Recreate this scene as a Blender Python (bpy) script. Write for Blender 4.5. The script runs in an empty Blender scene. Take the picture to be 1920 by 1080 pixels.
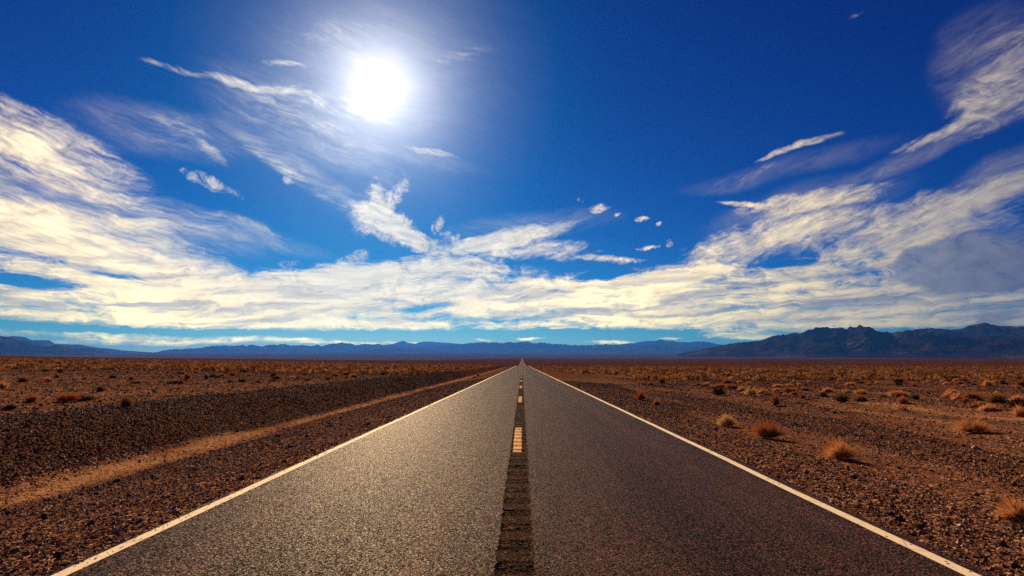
import bpy, math, random
import numpy as np
from mathutils import Vector, Matrix

S = bpy.context.scene
COL = S.collection
R = math.radians

# ---------------------------------------------------------------- camera
FPX, HORIZ, CAM_H = 1099.0, 681.0, 1.69           # focal length / horizon row of the 1920x1080 frame
PITCH = math.atan((HORIZ - 540) / FPX)
YAW = math.atan(19 / FPX)
cam_d = bpy.data.cameras.new('camera')
cam = bpy.data.objects.new('camera', cam_d); COL.objects.link(cam)
cam.location = (0, 0, CAM_H)
cam.rotation_euler = (math.pi / 2 + PITCH, 0, YAW)
cam_d.sensor_width = 36; cam_d.lens = 36 * FPX / 1920
cam_d.clip_start = 0.05; cam_d.clip_end = 200000
S.camera = cam
CM = cam.rotation_euler.to_matrix()

def ray(px, py):
    return (CM @ Vector(((px - 960) / FPX, (540 - py) / FPX, -1))).normalized()
def azel(px, py):
    d = ray(px, py)
    return math.degrees(math.atan2(d.x, d.y)), math.degrees(math.asin(d.z))

# ---------------------------------------------------------------- render settings
S.render.engine = 'CYCLES'
S.render.resolution_x, S.render.resolution_y = 1024, 576
S.cycles.use_denoising = False          # the photograph is grainy; the denoiser smears gravel and asphalt
S.cycles.max_bounces = 6
S.cycles.diffuse_bounces = 2
S.cycles.transparent_max_bounces = 12
S.cycles.volume_bounces = 0
S.view_settings.view_transform = 'Standard'
S.view_settings.look = 'None'
S.view_settings.gamma = 1
S.view_settings.exposure = 0.77
S.view_settings.use_curve_mapping = False

# ---------------------------------------------------------------- sun
sun_dir = ray(710, 165)
SUN_EL = math.asin(sun_dir.z)
SUN_AZ = math.atan2(sun_dir.x, sun_dir.y)          # clockwise from +Y
sd = bpy.data.lights.new('sun', 'SUN'); sd.energy = 5.0; sd.angle = R(0.53); sd.color = (1.0, 0.69, 0.38)
sun = bpy.data.objects.new('sun', sd); COL.objects.link(sun)
sun.rotation_euler = (-sun_dir).to_track_quat('-Z', 'Y').to_euler()
sun.location = (0, 0, 50)

# ---------------------------------------------------------------- node helpers
class G:
    """tiny expression writer over a node tree"""
    def __init__(s, tree): s.t = tree; s.n = tree.nodes; s.l = tree.links
    def node(s, kind, **kw):
        n = s.n.new(kind)
        for k, v in kw.items(): setattr(n, k, v)
        return n
    def put(s, sock, v):
        if isinstance(v, bpy.types.NodeSocket): s.l.new(v, sock)
        else: sock.default_value = v
    def m(s, op, a, b=None, c=None, clamp=False):
        n = s.node('ShaderNodeMath', operation=op, use_clamp=clamp)
        for i, v in enumerate((a, b, c)):
            if v is not None: s.put(n.inputs[i], v)
        return n.outputs[0]
    def vm(s, op, a, b=None):
        n = s.node('ShaderNodeVectorMath', operation=op)
        s.put(n.inputs[0], a)
        if b is not None:
            if op == 'SCALE': s.put(n.inputs['Scale'], b)
            else: s.put(n.inputs[1], b)
        return n.outputs['Value'] if op in ('DOT_PRODUCT', 'LENGTH') else n.outputs[0]
    def add(s, a, b): return s.m('ADD', a, b)
    def mul(s, a, b): return s.m('MULTIPLY', a, b)
    def sub(s, a, b): return s.m('SUBTRACT', a, b)
    def step(s, x, lo, hi, a=0.0, b=1.0):
        n = s.node('ShaderNodeMapRange', interpolation_type='SMOOTHSTEP')
        s.put(n.inputs[0], x)
        for i, v in enumerate((lo, hi, a, b)): s.put(n.inputs[1 + i], v)
        return n.outputs[0]
    def lin(s, x, lo, hi, a=0.0, b=1.0):
        n = s.node('ShaderNodeMapRange'); s.put(n.inputs[0], x)
        for i, v in enumerate((lo, hi, a, b)): s.put(n.inputs[1 + i], v)
        return n.outputs[0]
    def mix(s, f, a, b, blend='MIX'):
        n = s.node('ShaderNodeMix', data_type='RGBA', blend_type=blend)
        s.put(n.inputs['Factor'], f)
        for k, v in (('A', a), ('B', b)):
            so = [i for i in n.inputs if i.name == k and i.type == 'RGBA'][0]
            if isinstance(v, (tuple, list)): v = tuple(v) + ((1,) if len(v) == 3 else ())
            s.put(so, v)
        return [o for o in n.outputs if o.type == 'RGBA'][0]
    def noise(s, vec, scale, detail=4, rough=0.55, dist=0.0, dims='3D', w=None, col=False):
        n = s.node('ShaderNodeTexNoise', noise_dimensions=dims)
        s.put(n.inputs['Vector'], vec)
        n.inputs['Scale'].default_value = scale; n.inputs['Detail'].default_value = detail
        n.inputs['Roughness'].default_value = rough; n.inputs['Distortion'].default_value = dist
        if w is not None: n.inputs['W'].default_value = w
        return n.outputs[1 if col else 0]
    def voro(s, vec, scale, feature='F1', out='Distance', rnd=1.0):
        n = s.node('ShaderNodeTexVoronoi', feature=feature)
        s.put(n.inputs['Vector'], vec); n.inputs['Scale'].default_value = scale
        n.inputs['Randomness'].default_value = rnd
        return n.outputs[out]
    def xyz(s, x, y, z):
        n = s.node('ShaderNodeCombineXYZ')
        for i, v in enumerate((x, y, z)): s.put(n.inputs[i], v)
        return n.outputs[0]
    def sep(s, v):
        n = s.node('ShaderNodeSeparateXYZ'); s.put(n.inputs[0], v); return n.outputs
    def ramp(s, x, stops):
        n = s.node('ShaderNodeValToRGB'); s.put(n.inputs[0], x)
        e = n.color_ramp.elements
        while len(e) < len(stops): e.new(0.5)
        for i, (p, c) in enumerate(stops): e[i].position = p; e[i].color = tuple(c) + (1,)
        return n.outputs[0]

# ---------------------------------------------------------------- sky (world)
W = bpy.data.worlds.new('World'); S.world = W; W.use_nodes = True
W.node_tree.nodes.clear()
g = G(W.node_tree)
WS = 0.10                                          # background strength
tc = g.node('ShaderNodeTexCoord').outputs['Generated']
dx, dy, dz = g.sep(tc)
az = g.mul(g.m('ARCTAN2', dx, dy), 57.29578)
el = g.mul(g.m('ARCSINE', dz), 57.29578)

sky = g.node('ShaderNodeTexSky', sky_type='NISHITA')
sky.sun_disc = False; sky.sun_elevation = SUN_EL; sky.sun_rotation = SUN_AZ
sky.altitude = 1200; sky.air_density = 1.0; sky.dust_density = 0.4; sky.ozone_density = 3.0
sc_ = g.node('ShaderNodeSeparateColor'); g.l.new(sky.outputs[0], sc_.inputs[0])
def chan(i, k, p):
    v = g.m('POWER', g.mul(sc_.outputs[i], WS), p)
    return g.mul(v, k / WS)
GRADE = ((.10, 3.0), (.335, 1.85), (.525, 1.28))
cc = g.node('ShaderNodeCombineColor')
for i, (k, p) in enumerate(GRADE): g.l.new(chan(i, k, p), cc.inputs[i])
blue = cc.outputs[0]

# angle to the sun
dots = g.vm('DOT_PRODUCT', tc, tuple(sun_dir))
ang = g.mul(g.m('ARCCOSINE', g.m('MINIMUM', dots, 1.0)), 57.29578)

# slow warp so that no cloud edge is a clean ellipse
P0 = g.xyz(az, el, 0.0)
w1 = g.vm('SUBTRACT', g.noise(P0, 0.09, 3, 0.5, col=True), (0.5, 0.5, 0.5))
w2 = g.vm('SUBTRACT', g.noise(P0, 0.5, 4, 0.6, col=True), (0.5, 0.5, 0.5))
P = g.vm('ADD', P0, g.vm('MULTIPLY', w1, (4.0, 2.6, 0)))
P = g.vm('ADD', P, g.vm('MULTIPLY', w2, (1.1, .55, 0)))

def ellipses(P, items):
    acc = None
    for cx, cy, hl, hw, deg, I in items:
        c, s_ = math.cos(R(deg)), math.sin(R(deg))
        a0 = azel(cx, cy); a1 = azel(cx + hl * c, cy + hl * s_); b1 = azel(cx - hw * s_, cy + hw * c)
        u = (a1[0] - a0[0], a1[1] - a0[1]); v = (b1[0] - a0[0], b1[1] - a0[1])
        det = u[0] * v[1] - u[1] * v[0]
        # p - a0 = S u + T v
        r1 = (v[1] / det, -v[0] / det, 0); r2 = (-u[1] / det, u[0] / det, 0)
        d1 = g.sub(g.vm('DOT_PRODUCT', P, r1), a0[0] * r1[0] + a0[1] * r1[1])
        d2 = g.sub(g.vm('DOT_PRODUCT', P, r2), a0[0] * r2[0] + a0[1] * r2[1])
        q = g.m('MULTIPLY_ADD', d1, d1, g.mul(d2, d2))
        m = g.m('MAXIMUM', g.sub(1.0, q), 0.0)
        acc = g.mul(m, I) if acc is None else g.m('MULTIPLY_ADD', m, I, acc)
    return acc

def rot(Pv, deg, sx, sy, off):
    """coordinates along/across a streak direction (deg: down to the right in the sky)"""
    c, s_ = math.cos(R(-deg)), math.sin(R(-deg))
    a = g.vm('DOT_PRODUCT', Pv, (c, s_, 0)); b = g.vm('DOT_PRODUCT', Pv, (-s_, c, 0))
    return g.xyz(g.mul(a, sx), g.mul(b, sy), off)

V_ = [(560, 235, 220, 85, 28, .62), (680, 120, 220, 100, 5, .28), (330, 250, 220, 62, 12, .6), (200, 400, 360, 62, 12, .9), (60, 330, 260, 80, 20, .7),
      (1880, 340, 230, 48, -28, .9), (1470, 318, 280, 26, -15, .4), (600, 350, 170, 28, 32, .75), (990, 425, 200, 34, -8, .5), (440, 430, 220, 26, 15, .6),
      (1860, 130, 160, 130, -40, .7), (1720, 290, 200, 26, -22, .6), (800, 300, 130, 26, 12, .4), (1500, 400, 260, 60, -16, .6), (700, 385, 70, 40, -60, .35)]
A_ = [(60, 450, 220, 46, 9, .9), (150, 372, 230, 12, 13, -.75), (20, 345, 90, 12, 16, -.5), (500, 470, 90, 12, 12, -.4), (110, 285, 230, 72, 22, 1.15), (30, 270, 140, 60, 18, .5), (200, 385, 260, 38, 12, .62), (450, 420, 150, 9, 17, .7),
      (430, 145, 185, 10, 12, .85), (530, 118, 60, 7, 10, .75), (560, 220, 190, 60, 28, .42), (555, 335, 140, 15, 34, .72),
      (330, 245, 120, 42, 12, .45), (800, 281, 65, 8, 12, .85), (660, 200, 170, 26, 13, .6),
      (200, 455, 360, 58, 13, 1.3), (40, 395, 160, 34, 10, 1.0), (270, 413, 70, 9, 8, .9), (410, 295, 42, 14, 35, .8),
      (640, 60, 150, 60, -10, .30), (860, 110, 90, 30, -12, .34)]
C_ = [(700, 398, 62, 40, -72, .9), (750, 420, 60, 26, 40, .7), (398, 345, 70, 15, 24, 1.15), (722, 423, 95, 34, 27, 1.5), (800, 460, 90, 20, 22, 1.4), (738, 372, 60, 17, -58, 1.2), (708, 376, 52, 15, -98, 1.15),
      (680, 395, 30, 12, -120, .7), (1125, 391, 24, 11, -10, .75), (1088, 376, 12, 5, 0, .7), (1205, 412, 14, 5, -10, .75),
      (1236, 418, 9, 4, 0, .9), (1217, 465, 26, 5, -5, .9), (1253, 457, 10, 9, -30, .85), (822, 422, 14, 26, 15, .85),
      (855, 452, 40, 14, 20, .9), (545, 340, 14, 9, 0, .95), (540, 495, 26, 14, -20, .8), (660, 488, 36, 18, -20, .95),
      (1155, 405, 14, 4, -30, .8), (1180, 488, 40, 6, 0, .9), (640, 492, 16, 12, 0, .7)]
B_ = [(975, 445, 140, 22, -13, 1.15), (1010, 468, 150, 28, 2, 1.0), (1140, 489, 60, 9, 4, .95), (880, 470, 110, 20, -10, 1.0),
      (1520, 378, 190, 24, -8, 1.1), (1440, 445, 240, 48, -17, 1.25), (1700, 430, 300, 62, -18, 1.2), (1870, 190, 150, 72, -38, .95),
      (1740, 262, 110, 13, -20, .8), (1500, 277, 100, 10, -18, .85), (1605, 36, 45, 6, -26, .35), (1880, 360, 150, 26, -26, 1.1),
      (1830, 480, 240, 70, -8, 1.3), (1900, 90, 90, 60, -40, .5), (1400, 380, 60, 7, 3, .9), (1420, 320, 160, 10, -15, .35)]
D_ = [(120, 505, 280, 40, 6, .8), (340, 505, 240, 28, 8, .8), (1830, 492, 260, 60, -7, 1.5), (1560, 500, 200, 40, -10, .8), (640, 515, 150, 26, 0, .9), (850, 492, 170, 26, -8, .9), (1290, 512, 130, 32, -20, .9), (1180, 530, 200, 20, 0, .5), (250, 560, 480, 58, 2, 1.3), (700, 555, 420, 72, -3, 1.45), (1200, 560, 460, 62, -4, 1.4), (1720, 565, 480, 60, -2, 1.4),
      (500, 606, 800, 13, 0, .9), (1450, 602, 700, 24, 0, 1.0), (350, 634, 330, 10, 1, .95), (230, 641, 260, 7, 0, .8), (980, 635, 36, 4, 0, 1.1),
      (905, 637, 30, 2.5, 0, .9), (700, 644, 180, 4, 0, .9), (1140, 642, 80, 5, 0, 1.1), (1265, 633, 40, 3, 0, .9), (1400, 628, 110, 13, 0, 1.0),
      (-60, 640, 100, 25, 0, .6), (2000, 600, 300, 30, 0, .8),
      (50, 528, 130, 17, 4, -1.7), (215, 514, 55, 8, 4, -1.1), (800, 577, 70, 8, -4, -1.0), (1400, 478, 75, 10, -10, -1.1),
      (1130, 517, 75, 11, -8, -1.4), (560, 500, 90, 12, 8, -.6), (60, 478, 160, 10, 10, -.3), (1480, 494, 60, 8, -8, -.7),
      (1700, 615, 200, 5, 0, -.6)]

def fib(deg, sx, sy, off):
    a = g.noise(rot(P, deg, sx, sy, off), 1.0, 8, 0.68, 0.5)
    b = g.noise(rot(P, deg, sx * 2.6, sy * 4.2, off + 7), 1.0, 5, 0.6)
    return g.add(g.mul(a, 0.72), g.mul(b, 0.28))
nA = fib(15, 0.17, 0.78, 3.1)
nB = fib(-20, 0.22, 0.78, 9.7)
puff = g.noise(g.vm('MULTIPLY', P, (.55, 1.0, 1)), 0.9, 8, 0.68, 0.8)
nD = g.add(g.mul(fib(-1, 0.20, 1.15, 5.2), 0.58), g.mul(puff, 0.42))
nC = g.noise(P, 0.85, 8, 0.70, 1.0)

def dens(acc, n, amp, lo=.25, hi=1.25, fibre=None, fa=.5):
    body = g.step(acc, 0.0, 0.9)
    x = g.m('MULTIPLY_ADD', g.sub(n, 0.5), amp, g.mul(acc, 1.0))
    d = g.mul(g.step(x, lo, hi), g.m('MINIMUM', g.mul(body, 2.2), 1.0))
    if fibre is not None: d = g.mul(d, g.lin(fibre, .36, .60, 1 - fa, 1.0))
    return d
fA = g.noise(rot(P, 15, .35, 2.6, 31.), 1.0, 5, .65, .3)
fB = g.noise(rot(P, -21, .40, 2.4, 37.), 1.0, 5, .65, .3)
P2 = g.vm('ADD', P0, g.vm('MULTIPLY', w2, (1.6, 1.2, 0)))
P3 = g.vm('ADD', P0, g.vm('MULTIPLY', w2, (3.0, 0.5, 0)))
P3 = g.vm('ADD', P3, g.vm('MULTIPLY', w1, (5.0, 1.0, 0)))
dA = dens(ellipses(P, A_), g.add(g.mul(nA, .75), g.mul(puff, .25)), 4.8, .10, 1.8, fA, .38)
dB = dens(ellipses(P, B_), g.add(g.mul(nB, .65), g.mul(puff, .35)), 5.2, .10, 1.7, fB, .30)
side_ = g.step(az, -4., 8.)
fV = g.add(g.mul(g.sub(1, side_), g.add(g.mul(fA, .22), g.mul(nA, .78))), g.mul(side_, g.add(g.mul(fB, .22), g.mul(nB, .78))))
dV = g.mul(g.mul(g.step(ellipses(P, V_), 0., 1.), g.step(fV, .30, .72)), .50)
dC = dens(ellipses(P2, C_), nC, 5.2, .0, 1.9, fA, .45)
dD = dens(g.mul(ellipses(P3, D_), .88), nD, 6.0, .0, 1.45)
inv = g.mul(g.mul(g.mul(g.sub(1, dV), g.sub(1, dA)), g.sub(1, dB)), g.mul(g.sub(1, dC), g.sub(1, dD)))
# the rest of the sky, behind the camera: thin scattered cirrus
back = g.mul(g.step(g.noise(g.xyz(g.mul(dx, 3), g.mul(dy, 3), g.mul(dz, 12)), 1.2, 6, .6), .5, .8), g.step(dy, 0.5, 0.1))
inv = g.mul(inv, g.sub(1, g.mul(back, 0.6)))
dens_all = g.sub(1, inv)

# colours of the cloud, brighter the closer to the sun, greyer where thick
lit = g.ramp(g.lin(ang, 0, 62), [(0, (1.0, .97, .92)), (.28, (.90, .83, .76)), (.45, (1.5, 1.20, .76)), (.62, (1.02, .84, .56)), (.85, (.43, .38, .37)), (1, (.33, .32, .40))])
shade = g.ramp(g.lin(ang, 0, 62), [(0, (.9, .9, .95)), (.4, (.50, .47, .50)), (.7, (.26, .27, .36)), (1, (.055, .075, .20))])
sh_n = g.noise(rot(P3, -3, 0.13, 0.95, 21.0), 1.0, 6, 0.62, 0.5)
low = g.step(el, 13.5, 5.0)
sh = g.mul(g.step(g.add(g.mul(sh_n, .7), g.mul(puff, .3)), 0.45, 0.60), low)
sh = g.m('MAXIMUM', g.mul(sh, .92), g.step(g.add(ellipses(P, [(1840, 490, 240, 62, -7, 3.8), (1350, 590, 300, 22, 0, .5), (150, 590, 260, 26, 0, .6)]), g.mul(g.sub(g.add(g.mul(nB, .5), g.mul(sh_n, .5)), .5), 4.0)), .2, 1.5), clamp=True)
ccol = g.vm('SCALE', g.mix(sh, lit, shade), g.lin(g.add(g.mul(puff, .5), g.mul(nD, .5)), .36, .64, .74, 1.12))
# low clouds stand behind a long way of air
airy = g.m('POWER', 2.71828, g.m('DIVIDE', .034, g.m('MAXIMUM', dz, .035)))
ccol = g.vm('MULTIPLY', ccol, g.xyz(airy, g.mul(airy, .99), g.m('POWER', airy, .30)))
blue = g.vm('MULTIPLY', blue, g.xyz(g.m('POWER', airy, 1.1), g.m('POWER', airy, .6), g.m('POWER', airy, .2)))
ccol = g.vm('SCALE', ccol, 1 / WS)
out = g.mix(g.mul(dens_all, 0.96), blue, ccol)
# the aureole of the sun in thin cloud
def ex(k, w_, p): return g.mul(g.m('POWER', 2.71828, g.mul(g.m('POWER', g.m('DIVIDE', ang, w_), p), -1.0)), k)
aur = g.add(ex(1.0, 3.5, 1.3), g.mul(g.add(ex(.62, 5.6, 1.35), ex(.035, 13.0, 2.0)), g.lin(nA, .35, .65, .84, 1.14)))
aurv = g.vm('MULTIPLY', g.xyz(g.m('MAXIMUM', g.sub(aur, .014), 0.), aur, aur), (1.02 / WS, .95 / WS, .84 / WS))
out = g.vm('ADD', out, aurv)
bg = g.node('ShaderNodeBackground'); g.l.new(out, bg.inputs[0]); bg.inputs[1].default_value = WS / 1.705
wo = g.node('ShaderNodeOutputWorld'); g.l.new(bg.outputs[0], wo.inputs[0])
W.cycles.sampling_method = 'MANUAL'; W.cycles.sample_map_resolution = 512

# ---------------------------------------------------------------- object helpers
def tag(o, label=None, cat=None, group=None, kind=None):
    for k, v in (('label', label), ('category', cat), ('group', group), ('kind', kind)):
        if v is not None: o[k] = v
    return o
def mesh_obj(name, verts, faces, mats, parent=None, smooth=False, attrs=None):
    """verts (n,3) array; faces (m,k) array of equal-sized faces"""
    me = bpy.data.meshes.new(name)
    verts = np.asarray(verts, np.float32); faces = np.asarray(faces, np.int32)
    nf, k = faces.shape
    me.vertices.add(len(verts)); me.vertices.foreach_set('co', verts.ravel())
    me.loops.add(nf * k); me.loops.foreach_set('vertex_index', faces.ravel())
    me.polygons.add(nf)
    me.polygons.foreach_set('loop_start', np.arange(0, nf * k, k, dtype=np.int32))
    me.polygons.foreach_set('loop_total', np.full(nf, k, np.int32))
    me.polygons.foreach_set('use_smooth', np.full(nf, smooth, bool))
    for an, av in (attrs or {}).items():
        a = me.attributes.new(an, 'FLOAT', 'POINT'); a.data.foreach_set('value', np.asarray(av, np.float32))
    me.update(); me.validate()
    for m_ in (mats if isinstance(mats, (list, tuple)) else [mats]): me.materials.append(m_)
    o = bpy.data.objects.new(name, me); COL.objects.link(o)
    if parent: o.parent = parent
    return o
def grid_faces(nx, ny):
    i = np.arange(nx - 1)[None, :] + nx * np.arange(ny - 1)[:, None]
    i = i.ravel()
    return np.stack([i, i + 1, i + 1 + nx, i + nx], 1)

def _hash(ix, iy, seed):
    h = (ix.astype(np.int64) * 374761393 + iy.astype(np.int64) * 668265263 + seed * 1442695041) & 0xffffffff
    h = ((h ^ (h >> 13)) * 1274126177) & 0xffffffff
    return ((h ^ (h >> 16)) & 0xffffff) / float(0xffffff)
def vnoise(x, y, seed=0):
    x0 = np.floor(x); y0 = np.floor(y); fx = x - x0; fy = y - y0
    fx = fx * fx * fx * (fx * (fx * 6 - 15) + 10); fy = fy * fy * fy * (fy * (fy * 6 - 15) + 10)
    a = _hash(x0, y0, seed); b = _hash(x0 + 1, y0, seed); c = _hash(x0, y0 + 1, seed); d = _hash(x0 + 1, y0 + 1, seed)
    return a + (b - a) * fx + (c - a) * fy + (a - b - c + d) * fx * fy
def fbm(x, y, oct=4, seed=0, gain=.5):
    s_ = 0; a = 1; t = 0
    for i in range(oct):
        s_ = s_ + a * vnoise(x * 2 ** i + 13.7 * i, y * 2 ** i + 5.1 * i, seed + i); t += a; a *= gain
    return s_ / t
def sstep(x, a, b):
    t = np.clip((x - a) / (b - a), 0, 1); return t * t * (3 - 2 * t)

# ---------------------------------------------------------------- the lie of the land
_py = np.array([-400, 0, 150, 230, 280, 326, 370, 430, 500, 610, 800, 1000, 1500, 2000, 3000, 4000, 6000, 9000, 12000, 20000, 36000.])
_pz = np.array([0, 0, 0, .04, .14, .29, .12, -.75, -1.25, -.92, -.30, .78, 4.2, 9.0, 19.5, 30.8, 46, 105, 185, 320, 420.])
_yy = np.concatenate([np.arange(-400, 1000, 5.), np.geomspace(1000, 36000, 300)])
_k = np.interp(_yy, _py, _pz)
for _ in range(8): _k[1:-1] = (_k[:-2] + 2 * _k[1:-1] + _k[2:]) / 4
def zr(y): return np.interp(y, _yy, _k)
_cx = np.array([-13.6, -12.8, -12.0, -10.9, -10.25, -9.6, -9.0, -7.4, -5.5, -4.1, -3.9, 3.8, 4.0, 5.0, 8.0, 12.6, 13.6, 14.6, 17.0, 19.0, 21.0])
_cz = np.array([.22, .20, -.02, -.55, -.80, -.86, -.80, -.50, -.22, -.07, -.06, -.06, -.07, -.12, -.34, -.36, -.28, -.40, -.42, -.50, -.40])
def height(x, y):
    x = np.asarray(x, float); y = np.asarray(y, float)
    near = 1 - sstep(y, 420, 640)
    wob = (fbm(y / 9., x * 0 + 3, 3, 5) - .5) * 1.3 * sstep(np.abs(x), 6.5, 11)
    c = np.interp(x + wob, _cx, _cz) * near + (1 - near) * np.interp(np.abs(x), [3.9, 7, 40], [-.06, -.25, -.3])
    L = np.maximum(-x - 14, 0)
    tilt = .0163 * np.minimum(L, 820) * (1 - .0 * L)
    side = sstep(np.abs(x), 5, 14)
    n1 = (fbm(x / 1.3, y / 1.3, 3, 11) - .5) * .10 * side * (1 - sstep(y, 120, 260))
    n2 = (fbm(x / 9, y / 9, 3, 23) - .5) * .28 * sstep(np.abs(x), 14, 24)
    n3 = (fbm(x / 70, y / 70, 3, 31) - .5) * 1.1 * sstep(np.abs(x), 30, 120)
    far_side = sstep(np.abs(x) + np.maximum(y, 0) * .02, 300, 900)
    n4 = (fbm(x / 600, y / 600, 3, 41) - .5) * 5 * far_side
    left = 1 - .75 * sstep(-x, 100, 700) * (1 - sstep(y, 4500, 9000))
    return zr(y) * left + c + tilt + n1 + n2 + n3 + n4

def geo(a, b, d0, k):
    v = [a]; d = d0
    while v[-1] < b: v.append(v[-1] + d); d *= k
    v[-1] = b; return v
xr = list(np.arange(4.0, 22, .16)) + geo(22, 34000, .2, 1.045)
xl = [-v for v in reversed(xr)]
xs = np.array(xl + [-3.9, -3.6, 0, 3.5, 3.8] + xr); xs = np.unique(np.round(xs, 4))
ys = np.unique(np.round(np.array([-300, -150, -60, -25, -10, -3, 0] + list(np.arange(1, 16, .16)) + geo(16, 35000, .17, 1.0135)), 4))
X, Y = np.meshgrid(xs, ys)
Z = height(X, Y)
under = (np.abs(X) < 3.95)
Z = np.where(under, zr(Y) - .06, Z)

# ---------------------------------------------------------------- materials
def new_mat(name):
    m_ = bpy.data.materials.new(name); m_.use_nodes = True; m_.node_tree.nodes.clear()
    return m_, G(m_.node_tree)
def principled(q, col, rough=.9, spec=.2, normal=None, dust=0.):
    n = q.node('ShaderNodeBsdfPrincipled')
    if isinstance(col, tuple): col = col + (1,) if len(col) == 3 else col
    q.put(n.inputs['Base Color'], col); q.put(n.inputs['Roughness'], rough); q.put(n.inputs['Specular IOR Level'], spec)
    if normal is not None: q.l.new(normal, n.inputs['Normal'])
    if dust:
        n.inputs['Sheen Weight'].default_value = dust; n.inputs['Sheen Roughness'].default_value = .16
        n.inputs['Sheen Tint'].default_value = (1., .82, .52, 1)
        n.inputs['Specular Tint'].default_value = (1., .84, .58, 1)
    return n.outputs[0]
def finish(q, sh_):
    o = q.node('ShaderNodeOutputMaterial'); q.l.new(sh_, o.inputs[0])
def bump(q, h, strength, dist, normal=None):
    n = q.node('ShaderNodeBump'); n.inputs['Strength'].default_value = strength; n.inputs['Distance'].default_value = dist
    q.l.new(h, n.inputs['Height'])
    if normal is not None: q.l.new(normal, n.inputs['Normal'])
    return n.outputs[0]

M = {}
# desert ground: brown grit, pale sandy washes, dark stony bank
m_, q = new_mat('desert_ground'); M['ground'] = m_
pos = q.node('ShaderNodeNewGeometry').outputs['Position']
gx, gy, gz = q.sep(pos)
big = q.noise(q.xyz(gx, gy, 0.), .05, 5, .6)
mid = q.noise(q.xyz(gx, gy, 0.), .9, 6, .65)
fine = q.noise(q.xyz(gx, gy, 0.), 14, 6, .75)
vor = q.voro(q.xyz(gx, gy, 0.), 16, out='Color')
vs = q.sep(vor)[0]
v_b = q.sep(q.voro(q.xyz(gx, gy, 0.), 34, out='Color')); v_c = q.sep(q.voro(q.xyz(gx, gy, 0.), 9, out='Color'))
rows = q.noise(q.xyz(q.mul(gx, .42), q.mul(gy, .07), 0.), 1.0, 5, .6)
grit = q.add(q.add(q.mul(vs, .34), q.mul(v_b[0], .26)), q.add(q.mul(fine, .25), q.mul(v_c[0], .15)))
base = q.ramp(q.add(grit, q.mul(q.sub(mid, .5), .25)), [(.28, (.020, .008, .005)), (.42, (.072, .026, .014)), (.54, (.145, .053, .027)), (.66, (.26, .105, .054)), (.80, (.46, .23, .13))])
smooth_ = q.mul(q.mul(q.step(rows, .50, .62), q.step(gx, 4.2, 7.)), q.step(gy, 95., 35.))
base = q.mix(q.mul(smooth_, .72), base, q.mix(fine, (.10, .036, .022), (.19, .072, .042)))
stony = q.mul(q.step(rows, .47, .36), q.step(gx, 6., 10.))
base = q.mix(q.mul(stony, .62), base, q.mix(vs, (.014, .010, .010), (.095, .055, .046)))
# dark varnished stones on the bank and the flat beyond
wobn = q.mul(q.sub(q.noise(q.xyz(0., q.mul(gy, 1.), 3.), .11, 3, .5), .5), 2.2)
gxw = q.add(gx, wobn)
bank = q.mul(q.step(gxw, -13.6, -12.4), q.step(gxw, -10.0, -10.7))
base = q.mix(q.mul(bank, .72), base, q.mix(vs, (.012, .005, .003), (.095, .036, .018)))
# washes of pale silt
def strip(c, w_, soft, wv):
    d = q.m('ABSOLUTE', q.sub(q.add(gx, wv), c))
    return q.step(q.add(d, q.mul(q.sub(fine, .5), .5)), w_ + soft, w_)
brk = q.step(q.noise(q.xyz(gx, q.mul(gy, .35), 8.), .9, 5, .65), .36, .58)
wv2 = q.mul(q.sub(q.noise(q.xyz(0., gy, 9.), .16, 3, .5), .5), 1.0)
wv3 = q.mul(q.sub(q.noise(q.xyz(0., gy, 19.), .06, 3, .5), .5), 5.0)
silt = q.m('MAXIMUM', q.mul(strip(-9.62, .12, .52, wv2), q.lin(brk, 0, 1, .15, 1.0)),
           q.mul(q.m('MAXIMUM', strip(15.2, .25, .5, wv3), strip(19.0, .55, .8, wv3)), q.mul(brk, .75)))
silt = q.mul(silt, q.step(gy, 700, 300))
patch = q.mul(q.mul(q.step(q.noise(q.xyz(q.mul(gx, .5), q.mul(gy, .16), 4.), .5, 5, .6), .60, .74), .5), q.step(q.m('ABSOLUTE', gx), 12., 22.))
silt = q.m('MAXIMUM', silt, patch)
base = q.vm('MULTIPLY', base, (1.50, 1.74, 1.86))
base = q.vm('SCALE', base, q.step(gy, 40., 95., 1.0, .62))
base = q.mix(silt, base, q.mix(fine, (.30, .135, .060), (.56, .30, .150)))
base = q.mix(q.lin(big, .35, .7, 0, .35), base, (.045, .018, .010))
# far plain: one tone of scrub and grit
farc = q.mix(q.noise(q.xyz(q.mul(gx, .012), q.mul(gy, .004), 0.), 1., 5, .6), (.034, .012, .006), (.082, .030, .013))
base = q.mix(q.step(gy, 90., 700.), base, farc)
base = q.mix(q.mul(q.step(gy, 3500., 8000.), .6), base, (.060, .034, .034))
hgt = q.add(q.mul(fine, .4), q.add(q.mul(q.voro(q.xyz(gx, gy, 0.), 16), -.7), q.mul(q.voro(q.xyz(gx, gy, 0.), 34), -.4)))
nrm = bump(q, hgt, 1.0, .055)
vt = q.vm('SUBTRACT', q.voro(q.xyz(gx, gy, 0.), 16, out='Color'), (.5, .5, .5))
nrm = q.vm('NORMALIZE', q.vm('ADD', nrm, q.vm('MULTIPLY', vt, (.55, .55, 0.))))
finish(q, principled(q, base, 1.0, 0., nrm))

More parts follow.
